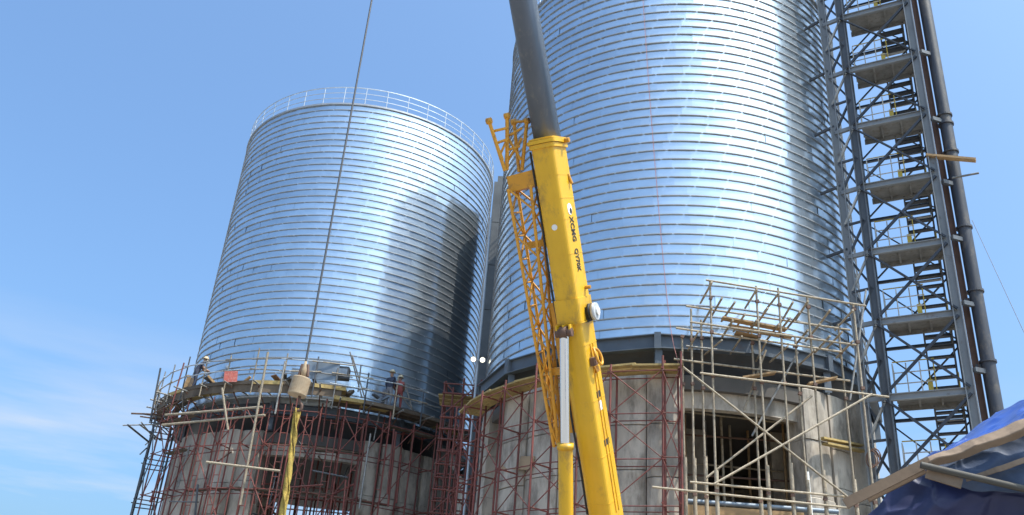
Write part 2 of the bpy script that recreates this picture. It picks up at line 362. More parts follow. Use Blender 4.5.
# ------------------------------------------------------------------ scaffolds
def arc_scaffold(root, c, angs, ri, ro, levels, z0, z1, m, brace=.55, rr=.034, inner=True, br=.7, lr=.62):
    m0 = m; backlit_mat = lambda p: 'darksteel' if c is C1 and ang_of(p, c) < -147 and ang_of(p, c) > -179 else m0  # backlight put into the colour: red tubes at the left end turn dark
    P = [[cyl(c, a+random.uniform(-.4, .4), r, 0) for a in angs] for r in ((ri, ro) if inner else (ro,))]
    for row in P:
        for p in row:
            tube('standard', p+Vector((0, 0, z0)), p+Vector((random.uniform(-.05, .05), random.uniform(-.05, .05), z1+random.uniform(-.25, .35))), rr, backlit_mat(p), root, 6)
        for z in levels:
            for a, b in zip(row[:-1], row[1:]):
                dz = Vector((0, 0, z+random.uniform(-.04, .04))); e = (b-a)*.06; tube('ledger', a+dz-e, b+dz+e, rr*lr, backlit_mat(a), root, 6)
    if inner:
        for z in levels:
            for a, b in zip(P[0], P[1]): tube('transom', a+Vector((0, 0, z+.06)), b+(b-a)*.1+Vector((0, 0, z+.06)), rr*.8, backlit_mat(a), root, 6)
    if brace:
        row = P[-1]
        for i in range(len(row)-1):
            for z, zz in zip(levels[:-1], levels[1:]):
                if random.random() < brace: tube('brace', row[i]+Vector((0, 0, z)), row[i+1]+Vector((0, 0, zz)), rr*br, backlit_mat(row[i]), root, 6)
                if random.random() < brace*.7: tube('brace', row[i+1]+Vector((0, 0, z)), row[i]+Vector((0, 0, zz)), rr*br, backlit_mat(row[i]), root, 6)
r1 = thing('scaffold', (C1[0], C1[1]-8, 0), 'red tube scaffold wrapped round the shaded base of the farther silo', 'scaffold', 'red tube scaffolds')
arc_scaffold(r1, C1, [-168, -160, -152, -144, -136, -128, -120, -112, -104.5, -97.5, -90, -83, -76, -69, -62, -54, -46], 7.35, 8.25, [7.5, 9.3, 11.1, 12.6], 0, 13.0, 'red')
for k in range(28):
    a = random.uniform(-170, -45); da = random.choice([0, 0, random.uniform(-14, 14)]); z = random.uniform(8, 12.8); r = random.uniform(7.5, 8.7)
    up = random.uniform(1.2, 3.2) if da == 0 else random.uniform(-.8, .8)
    tube('loose_tube', cyl(C1, a, r, z), cyl(C1, a+da+random.uniform(-1, 1), r+random.uniform(-.2, .2), z+up), random.uniform(.022, .045), random.choice(['red', 'brown', 'darksteel', 'greytube', 'red']), r1, 6)
for k in range(14):
    a = random.uniform(-165, -55); z = random.choice([9.35, 11.15, 12.65]); obj('plank', unit_box('brownboard'), r1, fromto(cyl(C1, a, 7.8, z), cyl(C1, a+random.uniform(9, 16), 7.85, z+random.uniform(-.05, .1)))[0] @ Matrix.Diagonal((.3, .05, random.uniform(1.4, 2.3), 1)))
# shoring inside the opening of the farther base
for a in (-118, -110.5, -101, -93, -86.5, -79.5, -72, -64.5):
    p, q = cyl(C1, a, 8.35, 0), cyl(C1, a+1.9, 8.35, 0)
    for k in (p, q): tube('frame_post', k+Vector((0, 0, 5.5)), k+Vector((0, 0, 12.9+random.uniform(-.6, .3))), .026, 'red', r1, 6)
    for k in range(9): tube('frame_rung', p+Vector((0, 0, 7.4+k*.6)), q+Vector((0, 0, 7.4+k*.6)), .018, 'red', r1, 6)
for k in range(24):
    a = random.uniform(-104, -66); z = random.uniform(7.6, 11.4); tube('cross_tube', cyl(C1, a, 6.6+random.uniform(-1.2, .6), z), cyl(C1, a+random.uniform(-12, 12), 6.7+random.uniform(-1.2, .6), z+random.uniform(-1.8, 1.8)), .03, random.choice(['red', 'brown', 'darksteel']), r1, 6)
r1b = thing('shoring', (C1[0], C1[1], 0), 'dense shoring tubes inside the opening of the farther base', 'shoring')
for i in range(6):
    for j in range(4):
        p = Vector((C1[0]-2.9+i*1.15+random.uniform(-.2, .2), C1[1]-5+j*2.6, 0)); tube('prop', p, p+Vector((0, 0, D1T-.52)), .04, 'red', r1b, 6)
for j in range(4):
    for z in (8.6, 10.2):
        y = C1[1]-5+j*2.6; tube('ledger', (C1[0]-3.3, y+.06, z), (C1[0]+3.3, y+.06, z), .03, 'red', r1b, 6)
r2 = thing('scaffold', (C2[0]-1, C2[1]-8, 0), 'red tube scaffold against the concrete wall behind the crane boom', 'scaffold', 'red tube scaffolds')
arc_scaffold(r2, C2, [-170, -160, -150.5, -142, -131, -120.5, -113.5, -102.5, -99.2], 7.3, 8.05, [7.2, 8.5, 9.8, 11.1], 0, 11.35, 'red', brace=.95, rr=.034, br=.5, lr=.5)
# free-standing red tower between the silos
r3 = thing('scaffold_tower', (-1.4, 36, 0), 'narrow red scaffold tower standing in the gap between both silos', 'scaffold', 'red tube scaffolds')
tx = [-2.3, -1.95, -1.55, -1.15, -.85, -.5]; ty = [35.2, 36.8]; zt = 13.7
for x in tx:
    for y in ty: tube('standard', (x, y, 0), (x+.02, y, zt+random.uniform(-.3, .2)), .042, 'red', r3, 6)
for k in range(16):
    z = 6.6+k*.47+random.uniform(-.05, .05)
    for y in ty: tube('ledger', (tx[0]-.05, y-.05, z), (tx[-1]+.05, y-.05, z+random.uniform(-.02, .02)), .028 if k % 2 else .036, 'red', r3, 6)
    if k % 2:
        for x in (tx[0], tx[-1]): tube('transom', (x+.05, ty[0], z+.1), (x+.05, ty[1], z+.1), .03, 'red', r3, 6)
for k in range(4):
    z = 6.6+k*1.88; tube('brace', (tx[0], ty[0]-.06, z), (tx[-1], ty[0]-.06, z+1.88), .026, 'red', r3, 6); tube('brace', (tx[-1], ty[1], z), (tx[0], ty[1], z+1.88), .026, 'red', r3, 6)
for k in range(3): bar('plank', (tx[0]-.2, ty[0]+.2+k*.5, zt-.55), (tx[-1]+.25, ty[0]+.2+k*.5, zt-.55), .42, .05, 'yellowwood', r3)

# plank walk on top of the scaffold, nearer base
wk = thing('plank_walk', (C2[0], C2[1]-7.5, 11.5), 'narrow yellowish plank walkway along the concrete top of the nearer base', 'walkway')
a = -168
while a < -99:
    z = D2T-.16+random.uniform(-.03, .05)
    for r in (7.32, 7.60, 7.88):
        bar('plank', cyl(C2, a-1.0, r, z+.02*random.random()), cyl(C2, a+10.5, r, z+random.uniform(-.02, .04)), .05, .25, 'yellowwood', wk, roll=(0, 0, 1)) if False else \
        obj('plank', unit_box('yellowwood'), wk, fromto(cyl(C2, a-.8, r, z), cyl(C2, a+10.3, r, z+random.uniform(-.02, .04)))[0] @ Matrix.Diagonal((.25, .06, 1.48, 1)))
    a += 9.9

# work platform round the farther silo
wp = thing('work_platform', (C1[0], C1[1]-8, 13.4), 'plank work platform with tube guard rails round the foot of the farther silo', 'platform')
def plat(a0, a1, z):
    a = a0
    while a < a1:
        for r in (7.42, 7.78, 8.12): obj('plank', unit_box(random.choice(['brownboard', 'brownboard', 'yellowwood'])), wp, fromto(cyl(C1, a, r, z+random.uniform(-.02, .02)), cyl(C1, a+9.2, r, z+random.uniform(-.02, .03)))[0] @ Matrix.Diagonal((.3, .055, 1.35, 1)))
        p, q = cyl(C1, a, 8.36, z+.02), cyl(C1, a+9.2, 8.36, z+.02)
        bar('toe_board', p, q, .03, .16, random.choice(['brownboard', 'brownboard', 'yellowwood']), wp)
        pp = cyl(C1, a, 8.42, z-.5); tube('guard_post', pp, pp+Vector((0, 0, 1.65+random.uniform(0, .4))), .03, random.choice(['greytube', 'oldtube', 'darksteel']), wp, 6)
        for h in (.55, 1.05):
            dz = random.uniform(-.06, .06); tube('guard_rail', cyl(C1, a-1.5, 8.46, z+h+dz), cyl(C1, a+10.5, 8.46, z+h-dz), .027, random.choice(['greytube', 'oldtube', 'galvrail']), wp, 6)
        tube('bracket', cyl(C1, a+2, 7.1, z-.12), cyl(C1, a+2, 8.7+random.uniform(0, .4), z-.10), .035, 'greytube', wp, 6)
        tube('bracket_strut', cyl(C1, a+2, 7.2, z-1.0), cyl(C1, a+2, 8.4, z-.14), .03, 'brown', wp, 6)
        a += 9
plat(-176, -80, 13.72); plat(-80, -28, 13.30)
for a in range(-150, -84, 8):
    p, q = cyl(C1, a, 8.3, 13.5), cyl(C1, a+8.1, 8.3, 13.5); bar('fascia_board', p, q, .04, .30+.1*random.random(), 'brownboard', wp)
for k in range(22):
    a = random.uniform(-170, -60); z = 13.75+random.uniform(0, .35) if a < -80 else 13.4+random.uniform(0, .3); L0 = random.uniform(.3, .9)
    p = cyl(C1, a, random.uniform(7.5, 8.2), z); d = Vector((random.uniform(-1, 1), random.uniform(-1, 1), random.uniform(-.1, .8))).normalized()*L0
    bar('loose_board', p, p+d, random.uniform(.1, .35), random.uniform(.03, .12), random.choice(['brownboard', 'darksteel', 'bluepanel', 'brown', 'wood']), wp)
for k in range(15):                                             # loose tubes sticking out at the left end
    a = -176+(k*5.3) % 48; z = 12.1+random.uniform(-.2, 1.6)
    tube('outrigger', cyl(C1, a+random.uniform(-9, 9), 7.8+random.uniform(-.2, .5), z), cyl(C1, a+random.uniform(-12, 12), 8.9+random.uniform(-.5, .8), z+random.uniform(-.5, .9)), random.uniform(.025, .045), random.choice(['darksteel', 'greytube', 'brown']), wp, 6)
for (p0, p1, r) in (((165, 415), (262, 407), 8.7), ((162, 425), (265, 415), 8.6)):
    tube('long_tube', hit(*p0, C1, 8.2) if False else at(*p0, 40.6), at(*p1, 37.2), .05, 'oldtube', wp, 6)
for (p0, p1, d) in (((268, 352), (240, 505), 36.9), ((222, 388), (228, 430), 37.5), ((206, 462), (280, 471), 36.6)):
    tube('leaning_pole', at(*p0, d), at(*p1, d-.1), .05, 'oldtube', wp, 6)

# weathered pole scaffold in front of the nearer base
YO, YI = 24.55, 25.3
ps = thing('pole_scaffold', (8, YO, 0), 'weathered pole scaffold with long crossed braces in front of the dark opening', 'scaffold')
outer = [(710, 281), (756, 286), (778, 288), (807, 296), (853, 304)]
inner = [(682, 338), (691, 309), (701, 320), (751, 322), (795, 336), (838, 324)]
for L_, Y, nm in ((outer, YO, 'oldtube'), (inner, YI, 'oldtube')):
    for (px, py) in L_:
        p = aty(px, py, Y); dx = random.uniform(-.05, .05)
        tube('standard', (p.x+dx, Y+random.uniform(-.03, .03), 0), p, .033, nm, ps, 7)
        for zc in (13.2, 12.2, 10.75, 7.6):
            if zc < p.z: obj('coupler', unit_box('brown'), ps, T(Vector((p.x+dx*(1-zc/max(p.z, 1)), Y-.035, zc+random.uniform(-.06, .06)))) @ Matrix.Rotation(random.uniform(-.4, .4), 4, 'Y') @ Matrix.Diagonal((.10, .09, .09, 1)))
        zj = 8.3+random.uniform(-.4, .5); tube('sleeve', (p.x+dx*.5+.015, Y-.02, 4.5), (p.x+dx*.4+.015, Y-.02, zj), .058, nm, ps, 7)
def seg(p0, p1, Y0, Y1=None, r=.036, m='oldtube', nm='ledger'): r = r*.88; return tube(nm, aty(*p0, Y0), aty(*p1, Y1 if Y1 else Y0), r, m, ps, 7)
e = -.085
seg((706, 280), (866, 306), YO+e); seg((686, 306), (850, 330), YI+e); seg((690, 322), (856, 345), YO+e); seg((676, 328), (842, 352), YI+e)
seg((700, 373), (889, 397), YO+e); seg((674, 359), (850, 381), YI+e); seg((690, 482), (848, 497), YO+e); seg((652, 487), (850, 508), YO+e*1.1); 
seg((686, 346), (745, 353), YI+e, m='greytube')
seg((683, 367), (849, 498), YO-.16, nm='brace'); seg((872, 394), (714, 484), YO-.24, nm='brace'); seg((812, 396), (706, 478), YI-.16, nm='brace'); seg((798, 352), (752, 436), YI+.1, nm='brace', m='greytube'); seg((766, 350), (744, 410), YI+.1, nm='brace')
seg((866, 290), (850, 400), YI-.4, nm='brace', m='greytube')
for (px, py) in [(712, 280), (735, 300), (757, 287), (779, 291), (793, 300), (808, 299), (830, 308), (853, 308)]:
    p = aty(px, py+2, YO-.25); tube('transom', p, Vector((p.x+random.uniform(-.08, .08), YI+.45, p.z-.02+random.uniform(-.05, .05))), .034, 'oldtube', ps, 7)
for (px, py) in [(712, 305), (722, 296), (733, 318), (745, 312), (757, 318), (768, 306), (779, 322), (790, 316), (800, 310), (808, 328), (820, 322), (830, 334), (842, 330), (853, 339)]:
    p = aty(px, py+2, YO-.2); tube('transom', p, Vector((p.x, YI+.4, p.z)), .034, 'oldtube', ps, 7)
for i, (p0, p1, Y) in enumerate([((722, 318), (786, 330), 24.75), ((728, 326), (792, 337), 25.0), ((735, 333), (760, 338), 25.2), ((742, 378), (775, 373), 25.1), ((808, 384), (836, 378), 25.1)]):
    o = obj('plank', unit_box('wood'), ps, fromto(aty(*p0, Y), aty(*p1, Y))[0] @ Matrix.Diagonal((.24, .05, (aty(*p0, Y)-aty(*p1, Y)).length, 1)))
for (px, py) in [(698, 332), (722, 340), (742, 336), (766, 342), (788, 346), (815, 350)]:
    p = aty(px, py, YO-.3); tube('transom', p, Vector((p.x+random.uniform(-.2, .2), YI+.35, p.z+random.uniform(-.1, .1))), .028, 'oldtube', ps, 7)
ip = thing('shoring', (C2[0]+.8, C2[1]-4, 0), 'mixed props and a concrete column inside the tall dark opening', 'shoring')
for k in range(9):
    x = 4.3+k*.58+random.uniform(-.15, .15); y = 27.6+random.uniform(0, 2.2); tube('prop', (x, y, 0), (x+random.uniform(-.1, .1), y, D2T-.52), .045, random.choice(['oldtube', 'greytube', 'wood']), ip, 7)
for k in range(6):
    y = 27.6+random.uniform(0, 2); tube('ledger', (4.2, y, 7.8+k*.6), (9.4, y+random.uniform(-.3, .3), 7.8+k*.6+random.uniform(-.2, .2)), .035, random.choice(['oldtube', 'brown']), ip, 7)
bar('column', (6.6, 30.4, 0), (6.6, 30.4, D2T-.52), .8, .8, 'concrete', ip); bar('column', (9.4, 30.0, 0), (9.4, 30.0, D2T-.52), .7, .7, 'concrete', ip)
tp = tube('blue_pipe', aty(686, 501, 26.0), aty(838, 512, 26.2), .07, 'bluepanel', None, 10); tag(tp, 'blue grey pipe lying across the foot of the dark opening', 'pipe')
bm_ = obj('timber_beam', unit_box('wood'), None, fromto(aty(686, 511, 26.0), aty(800, 519, 26.1))[0] @ Matrix.Diagonal((.3, .3, 3.4, 1))); tag(bm_, 'tan timber beam under the blue grey pipe in the opening', 'timber')
p = aty(807, 472, 25.7); wpz = tube('sky_slit_strip', (p.x+.06, 25.7, 4.5), p, .055, 'white', None, 10); tag(wpz, 'white tube standing in for sky light seen in a slit at the right side of the dark opening', 'pipe')  # white tube added where sky light shows through a narrow slit
for i, (p0, p1) in enumerate((((820, 438), (862, 446)), ((822, 443), (866, 452)))):
    pl = obj('plank', unit_box('yellowwood'), None, fromto(hit(*p0, C2, 7.35), hit(*p1, C2, 7.35))[0] @ Matrix.Diagonal((.22, .06, 1.9, 1)))
    tag(pl, ['upper yellowish plank on the concrete right of the dark opening', 'lower yellowish plank on the concrete right of the dark opening'][i], 'plank')

# ------------------------------------------------------------------ stair tower
AX = 26.15; AD = Vector((math.sin(rad(AX)), math.cos(rad(AX)), 0)); BD = 28.7
LV = [11.19+2.48*k for k in range(-2, 10)]; TOP = LV[-1]+2
def vz(p, z): return Vector((p.x, p.y, z))
pB = polar(23.86, BD, 0); pC = polar(28.50, BD-.15, 0); pB2 = pB+AD*2.4; pC2 = pC+AD*2.4; pA = polar(22.62, 28.9, 0)
st = thing('stair_tower', (pB+pC2)/2, 'steel stair tower with landings and crossed bracing beside the nearer silo', 'stair tower')
LX = (pC-pB).normalized()
for p, s_, m in ((pB, .26, 'midsteel'), (pC, .27, 'towersteel'), (pB2, .2, 'darksteel'), (pC2, .2, 'darksteel')): bar('column', p, vz(p, TOP), s_, s_, m, st, 'h', roll=LX)
bar('column', pA, vz(pA, TOP), .25, .25, 'towersteel', st, 'h', roll=LX)
def lerp(a, b, t): return a+(b-a)*t
for k, z in enumerate(LV):
    bar('beam', vz(pB, z), vz(pC, z), .12, .22, 'towersteel', st, 'h'); bar('beam', vz(pB2, z), vz(pC2, z), .08, .1, 'darksteel', st, 'h')
    bar('beam', vz(pB, z-.03), vz(pB2, z-.03), .1, .18, 'darksteel', st, 'h'); bar('beam', vz(pC, z-.03), vz(pC2, z-.03), .1, .18, 'darksteel', st, 'h')
    if k == len(LV)-1: break
    z2 = LV[k+1]
    for q0, q1, o, bw in ((pB, pC, -.06, .08), (pB2, pC2, .06, .05)):
        bar('cross_brace', vz(q0, z+.1)+AD*o, vz(q1, z2-.1)+AD*o, bw, bw, 'brace', st, 'angle'); bar('cross_brace', vz(q1, z+.1)+AD*o*2.2, vz(q0, z2-.1)+AD*o*2.2, bw, bw, 'brace', st, 'angle')
    for q0, q1 in ((pB, pB2), (pC, pC2)):  # side bracing added to darken the tower's reflection in the nearer silo
        bar('added_side_brace', vz(q0, z+.1)+LX*.05, vz(q1, z2-.1)+LX*.05, .11, .11, 'brace', st, 'angle'); bar('added_side_brace', vz(q1, z+.1)-LX*.05, vz(q0, z2-.1)-LX*.05, .11, .11, 'brace', st, 'angle')
        bar('added_side_strut', vz(q0, (z+z2)/2), vz(q1, (z+z2)/2), .1, .14, 'brace', st)
    # landing
    a0 = pB+LX*.28; a1 = pC-LX*.12
    mid = lerp(a0, a1, .5)+AD*.55
    bar('landing_plate', vz(lerp(a0, a1, 0)+AD*.56, z+.06), vz(a1+AD*.56, z+.06), .98, .05, 'plate', st)
    for t in (.33, .66): bar('joist', vz(lerp(a0, a1, t)+AD*.1, z-.01), vz(lerp(a0, a1, t)+AD*1.02, z-.01), .06, .09, 'plate', st)
    bar('landing_edge', vz(a0+AD*1.06, z-.01), vz(a1+AD*1.06, z-.01), .06, .2, 'plate', st)
    # railings
    for t in (0, .2, .4, .6):
        p = vz(lerp(a0, a1, t)+AD*.1, z+.09); tube('rail_post', p, p+Vector((0, 0, 1.0)), .02, 'palerail' if t != .6 else 'yellowrail', st, 6)
    for h in (.35, .7, 1.05): tube('hand_rail', vz(a0+AD*.1, z+.09+h), vz(lerp(a0, a1, .62)+AD*.1, z+.09+h), .019, 'palerail' if h < 1 else 'yellowrail', st, 6)
    for j in range(5):
        p = vz(a0+AD*(.1+.2*j), z+.09); tube('rail_post', p, p+Vector((0, 0, 1.0)), .016, 'palerail', st, 6)
    for h in (.5, 1.0): tube('hand_rail', vz(a0+AD*.1, z+.09+h), vz(a0+AD*1.0, z+.09+h), .018, 'palerail', st, 6)
    bar('kick_plate', vz(lerp(a0, a1, .52)+AD*.12, z+.1), vz(lerp(a0, a1, .52)+AD*.12, z+.5), .14, .02, 'yellowrail', st, roll=AD)
    # stair flight: from the rear at this level up to the near landing above
    s0 = lerp(pB, pC, .56); s1 = pC-LX*.22
    f0 = AD*2.75; f1 = AD*1.1
    for s in (s0, s1): bar('stringer', vz(s+f0, z+.05), vz(s+f1, z2+.02), .05, .2, 'darksteel', st)
    for j in range(1, 9):
        t = j/9; zz = z+.08+(z2-z)*t; o = f0+(f1-f0)*t
        bar('tread', vz(s0+o, zz), vz(s1+o, zz), .2, .055, 'brace', st)
    bar('rear_landing', vz(s0+AD*2.84, z+.02), vz(s1+AD*2.84, z+.02), .16, .04, 'plate', st)
    for s in (s0, s1):
        tube('stair_rail', vz(s+f0, z+1.0), vz(s+f1, z2+1.0), .02, 'yellowrail', st, 6); tube('rail_post', vz(s+f0, z+.05), vz(s+f0, z+1.0), .02, 'yellowrail', st, 6)
    # lacing to the outer column
    for j in range(2):
        za = z+j*1.24; bar('lacing', vz(pA, za), vz(pB, za+1.2), .07, .07, 'palerail' if j else 'darksteel', st, 'angle'); bar('lacing', vz(pB, za), vz(pA, za+1.2), .07, .07, 'darksteel', st, 'angle')
    bar('tie', vz(pA, z), vz(pB, z), .1, .14, 'towersteel', st)
    bar('tie', vz(pA, z+1.2), vz(pB, z+1.2), .07, .07, 'darksteel', st)
    if z < Z2+15 and z > Z2: bar('silo_tie', vz(pA, z+.3), cyl(C2, ang_of(pA, C2), RS+.05, z+.3), .08, .08, 'darksteel', st)
# round pipe beside the tower
PP = polar(29.64, 28.95, 0)
rp = thing('riser_pipe', PP, 'thick dark dusty upright pipe at the right of the stair tower', 'pipe')
obj('pipe', lathe('pipe', [(.20, 0), (.20, TOP+3)], 'pipe', 32), rp, T(PP))
for y in (112, 121, 228, 293, 364, 150):
    z = (at(960, y, 28.9)).z; obj('flange', lathe('flange', [(.19, -.035), (.245, -.035), (.245, .035), (.19, .035)], 'pipe', 24, False), rp, T(vz(PP, z)))
PD = polar(28.98, 29.0, 0)
bar('support_channel', PD, vz(PD, TOP), .19, .19, 'brown', rp, 'h', roll=LX)
for y in (45, 115, 237, 303, 370, 180):
    z = at(960, y, 28.9).z
    bar('bracket', vz(pC, z-.15)+LX*.18, vz(PP, z-.15), .12, .14, 'midsteel', rp); bar('bracket', vz(PD, z+.1), vz(PP, z+.1), .1, .1, 'darksteel', rp)
for i, (p0, p1, d, m) in enumerate((((928, 156), (974, 160), 28.5, 'wood'), ((952, 178), (979, 173), 28.6, 'greytube'))):
    if m == 'wood':
        o = obj('plank', unit_box('wood'), None, fromto(at(*p0, d), at(*p1, d))[0] @ Matrix.Diagonal((.22, .07, 1.5, 1))); tag(o, 'wooden plank end jutting out to the right past the upright pipe', 'plank')
    else: o = tube('outrigger_tube', at(*p0, d), at(*p1, d), .035, m, None, 6); tag(o, 'short grey tube poking out right of the upright pipe', 'tube')
# clutter at the foot of the tower
hz = curve_tube('hose_coil', [polar(22.9+.3*math.cos(t), 28.3, 9.3+.25*math.sin(t))+Vector((0, .02*t, 0)) for t in [i*.5 for i in range(40)]], .018, 'brown')
tag(hz, 'thin brown coiled hose hanging beside the foot of the tower column', 'hose')

# ------------------------------------------------------------------ casing and lamp pole between the silos
pt = at(494.6, 181, 40.3); cw, cdp = 5.6, 3.4  # unseen width behind the nearer silo added to darken the farther silo's reflection
ec = thing('elevator_casing', (pt.x+cw/2, pt.y+cdp/2, 0), 'dark navy elevator housing showing as a strip between both silos, its unseen width added to darken a reflection', 'elevator housing')
obj('core', unit_box('duct'), ec, T(Vector((pt.x+cw/2, pt.y+cdp/2, (pt.z-.1)/2))) @ Matrix.Diagonal((cw-.1, cdp-.1, pt.z-.1, 1)))
for k in range(11):
    z0_, z1_ = pt.z*k/11, pt.z*(k+1)/11-.03
    for (cx, cy, sx, sy) in ((pt.x+cw/2, pt.y+.02, cw, .05), (pt.x+.02, pt.y+cdp/2, .05, cdp-.08), (pt.x+cw/2, pt.y+cdp-.02, cw, .05)):
        obj('cladding_panel', unit_box('duct'), ec, T(Vector((cx, cy, (z0_+z1_)/2))) @ Matrix.Diagonal((sx, sy, z1_-z0_, 1)))
obj('head', unit_box('duct'), ec, T(Vector((pt.x+.35, pt.y+.5, pt.z+.2))) @ Matrix.Diagonal((.4, .6, .5, 1)))
lp0 = at(478, 361, 34.3)
lpole = thing('lamp_pole', (lp0.x, lp0.y, 0), 'slim silver pole with two lit floodlights between both silos', 'lamp')
tube('pole', (lp0.x, lp0.y, 0), (lp0.x, lp0.y, at(491, 218, 34.3).z), .05, 'galvrail', lpole, 10)
tube('crossarm', lp0+Vector((-.3, -.08, 0)), lp0+Vector((.32, -.08, 0)), .025, 'galvrail', lpole, 6)
for s in (-.2, .2):
    c = lp0+Vector((s*.9, -.17, .0)); tube('lamp_bracket', c+Vector((0, .0, .1)), c+Vector((0, .09, 0)), .03, 'galvrail', lpole, 6); hd = tube('floodlight', c+Vector((0, .07, .03)), c+Vector((0, -.07, -.03)), .12, 'greybox', lpole, 16)
    ln = tube('lens', c+Vector((0, -.07, -.03)), c+Vector((0, -.09, -.04)), .085, 'lamp', hd, 16)

# ------------------------------------------------------------------ mobile crane
ZC = 18.5
def camp(px, py, z=ZC): return EYE + RIGHT*((px-512)/F*z) + UP*(-(py-257.5)/F*z) + FWD*z
b0 = camp(605.5, 515); b1 = camp(547, 143)
BDIR = (b1-b0).normalized(); BL = BDIR.cross(Vector((0, 0, 1))).normalized(); BN = BL.cross(BDIR)      # BL sideways, BN
if BN.z > 0: BN = -BN
if BL.x < 0: BL = -BL
def bp(s, u=0, n=0): return b0+BDIR*s+BL*(u-max(0, s-8.4)*.024)+BN*n          # s along, u to the right, n towards the underside
def sof(py): return (b1-b0).length*(515-py)/(515-143)
SP = -(b0.z-2.7)/BDIR.z
cr_ = thing('mobile_crane', vz(bp(SP), 0), 'yellow telescopic mobile crane, its boom rising between the two silos', 'crane')
def boom_section(name, s0, s1, wd, hn, hp, m, parent, ch=.08):
    # profile in (u, n): flat top, chamfered underside
    p = [(-wd/2, -hp), (wd/2, -hp)]+[(wd/2*math.cos(t)**(.5 if ch < .1 else .8), hn-ch*2.2+ch*2.2*math.sin(t)**(.6 if ch < .1 else .8)) if t < math.pi/2 else (-wd/2*abs(math.cos(t))**(.5 if ch < .1 else .8), hn-ch*2.2+ch*2.2*math.sin(t)**(.6 if ch < .1 else .8)) for t in [math.pi*i/12 for i in range(13)]]
    p[2] = (wd/2, hn-ch*2.2); p[-1] = (-wd/2, hn-ch*2.2)
    n = len(p); v = [bp(s0, u, q) for u, q in p]+[bp(s1, u, q) for u, q in p]
    f = [(i, (i+1) % n, n+(i+1) % n, n+i) for i in range(n)]+[tuple(reversed(range(n))), tuple(range(n, 2*n))]
    me = mesh(name, v, f, m); bm = bmesh.new(); bm.from_mesh(me); bmesh.ops.recalc_face_normals(bm, faces=bm.faces)
    bm.to_mesh(me); bm.free()
    for q in me.polygons: q.use_smooth = len(q.vertices) == 4 and ch >= .1
    return obj(name, me, parent)
BW = .50; HN = .36; HP = .36
# cable plane gives the length of the extended boom
caz = math.atan2(ray(338, 184).x, ray(338, 184).y); nn = Vector((math.cos(caz), -math.sin(caz), 0))
ST = -((b0-EYE).dot(nn))/BDIR.dot(nn)
base_ = boom_section('base_boom', SP, sof(147), BW, HN, HP, 'crane', cr_)
inn = boom_section('inner_boom', sof(160), min(ST-.5, 17), BW-.07, HN-.05, HP-.05, 'innerboom', cr_, .13)
if ST > 17.5: boom_section('tip_boom', 16.5, ST-.4, BW-.14, HN-.1, HP-.1, 'innerboom', cr_, .09)
boom_section('boom_head', ST-.6, ST+.15, BW-.1, HN+.05, HP, 'crane', cr_)
for s0, s1, g_ in ((sof(149), sof(145), .035), (sof(144.5), sof(141), .06), (sof(140.5), sof(139), .03)): boom_section('boom_collar', s0, s1, BW+g_*2, HN+g_, HP+g_, 'crane', cr_)
boom_section('clevis_collar', sof(321), sof(298), BW+.05, HN+.035, HP+.03, 'crane', cr_)
boom_section('clevis_collar', sof(322.5), sof(321.2), BW+.08, HN+.05, HP+.04, 'crane', cr_)
tube('slide_bolt', bp(sof(143), BW/2+.02, -.2), bp(sof(143), BW/2+.16, -.2), .05, 'jib', cr_); tube('slide_bolt', bp(sof(290), BW/2, -.2), bp(sof(290), BW/2+.12, -.2), .04, 'jib', cr_)
tube('slide_bolt', bp(sof(176), BW/2, -.25), bp(sof(186), BW/2+.05, -.25), .03, 'jib', cr_)
for k, s in enumerate((6.9, 6.0)): boom_section('weld_band', s, s+.012, BW+.008, HN+.004, HP+.004, 'crane', cr_)
# side rail strips, groove
for n_ in (-.12, .04): bar('side_strip', bp(sof(512), BW/2+.008, n_), bp(sof(345), BW/2+.008, n_), .016, .02, 'crane' if n_ < 0 else 'jib', cr_, roll=BN)
for u_, n_, r_ in ((-BW/2-.025, -.16, .02), (-BW/2-.022, -.22, .016), (-BW/2-.03, .26, .024)):  # hoses along the boom, black also in place of the shaded slot by the jib
    curve_tube('hydraulic_hose', [bp(sof(y), u_-.012*math.sin(y*.05), n_+.02*math.sin(y*.031+n_)) for y in range(150, 520, 18)], r_, 'black', cr_, 2)
for y0, y1, n0, n1, m_ in ((392, 398, -.15, .1, 'blacktext'), (402, 411, -.12, .06, 'white'), (440, 446, -.2, .1, 'blacktext')):
    bar('decal', bp(sof(y1), BW/2+.002, (n0+n1)/2), bp(sof(y0), BW/2+.002, (n0+n1)/2), .004, n1-n0, m_, cr_, roll=BN)
for y in (200, 255, 345, 400, 455, 500): boom_section('weld_seam', sof(y), sof(y)+.018, BW+.010, HN+.005, HP+.005, 'crane', cr_)
# hose reel and loop bracket
def disc(name, s, u, n_, r, th, m, axis=None):
    a = bp(s, u, n_); return tube(name, a, a+(axis or BL)*th, r, m, cr_, 20)
bar('reel_bracket', bp(sof(316), BW/2, -.05), bp(sof(316), BW/2+.06, -.05), .26, .3, 'black', cr_, roll=BDIR)
disc('hose_reel', sof(314), BW/2+.06, -.05, .17, .07, 'black'); disc('hose_reel', sof(314), BW/2+.14, -.05, .175, .09, 'greybox'); disc('hose_reel_hub', sof(314), BW/2+.23, -.05, .08, .04, 'white')
lb = [bp(sof(358)+.17*math.cos(t), BW/2+.05, .0+.13*math.sin(t)) + BL*.12*math.sin(t*.5) for t in [i*2*math.pi/14 for i in range(15)]]
curve_tube('loop_bracket', lb, .028, 'jib', cr_); bar('loop_base', bp(sof(362), BW/2, .1), bp(sof(362), BW/2+.1, .1), .2, .16, 'brown', cr_, roll=BDIR)
bar('clamp', bp(sof(368), BW/2, -.05), bp(sof(374), BW/2+.04, -.05), .1, .1, 'jib', cr_)
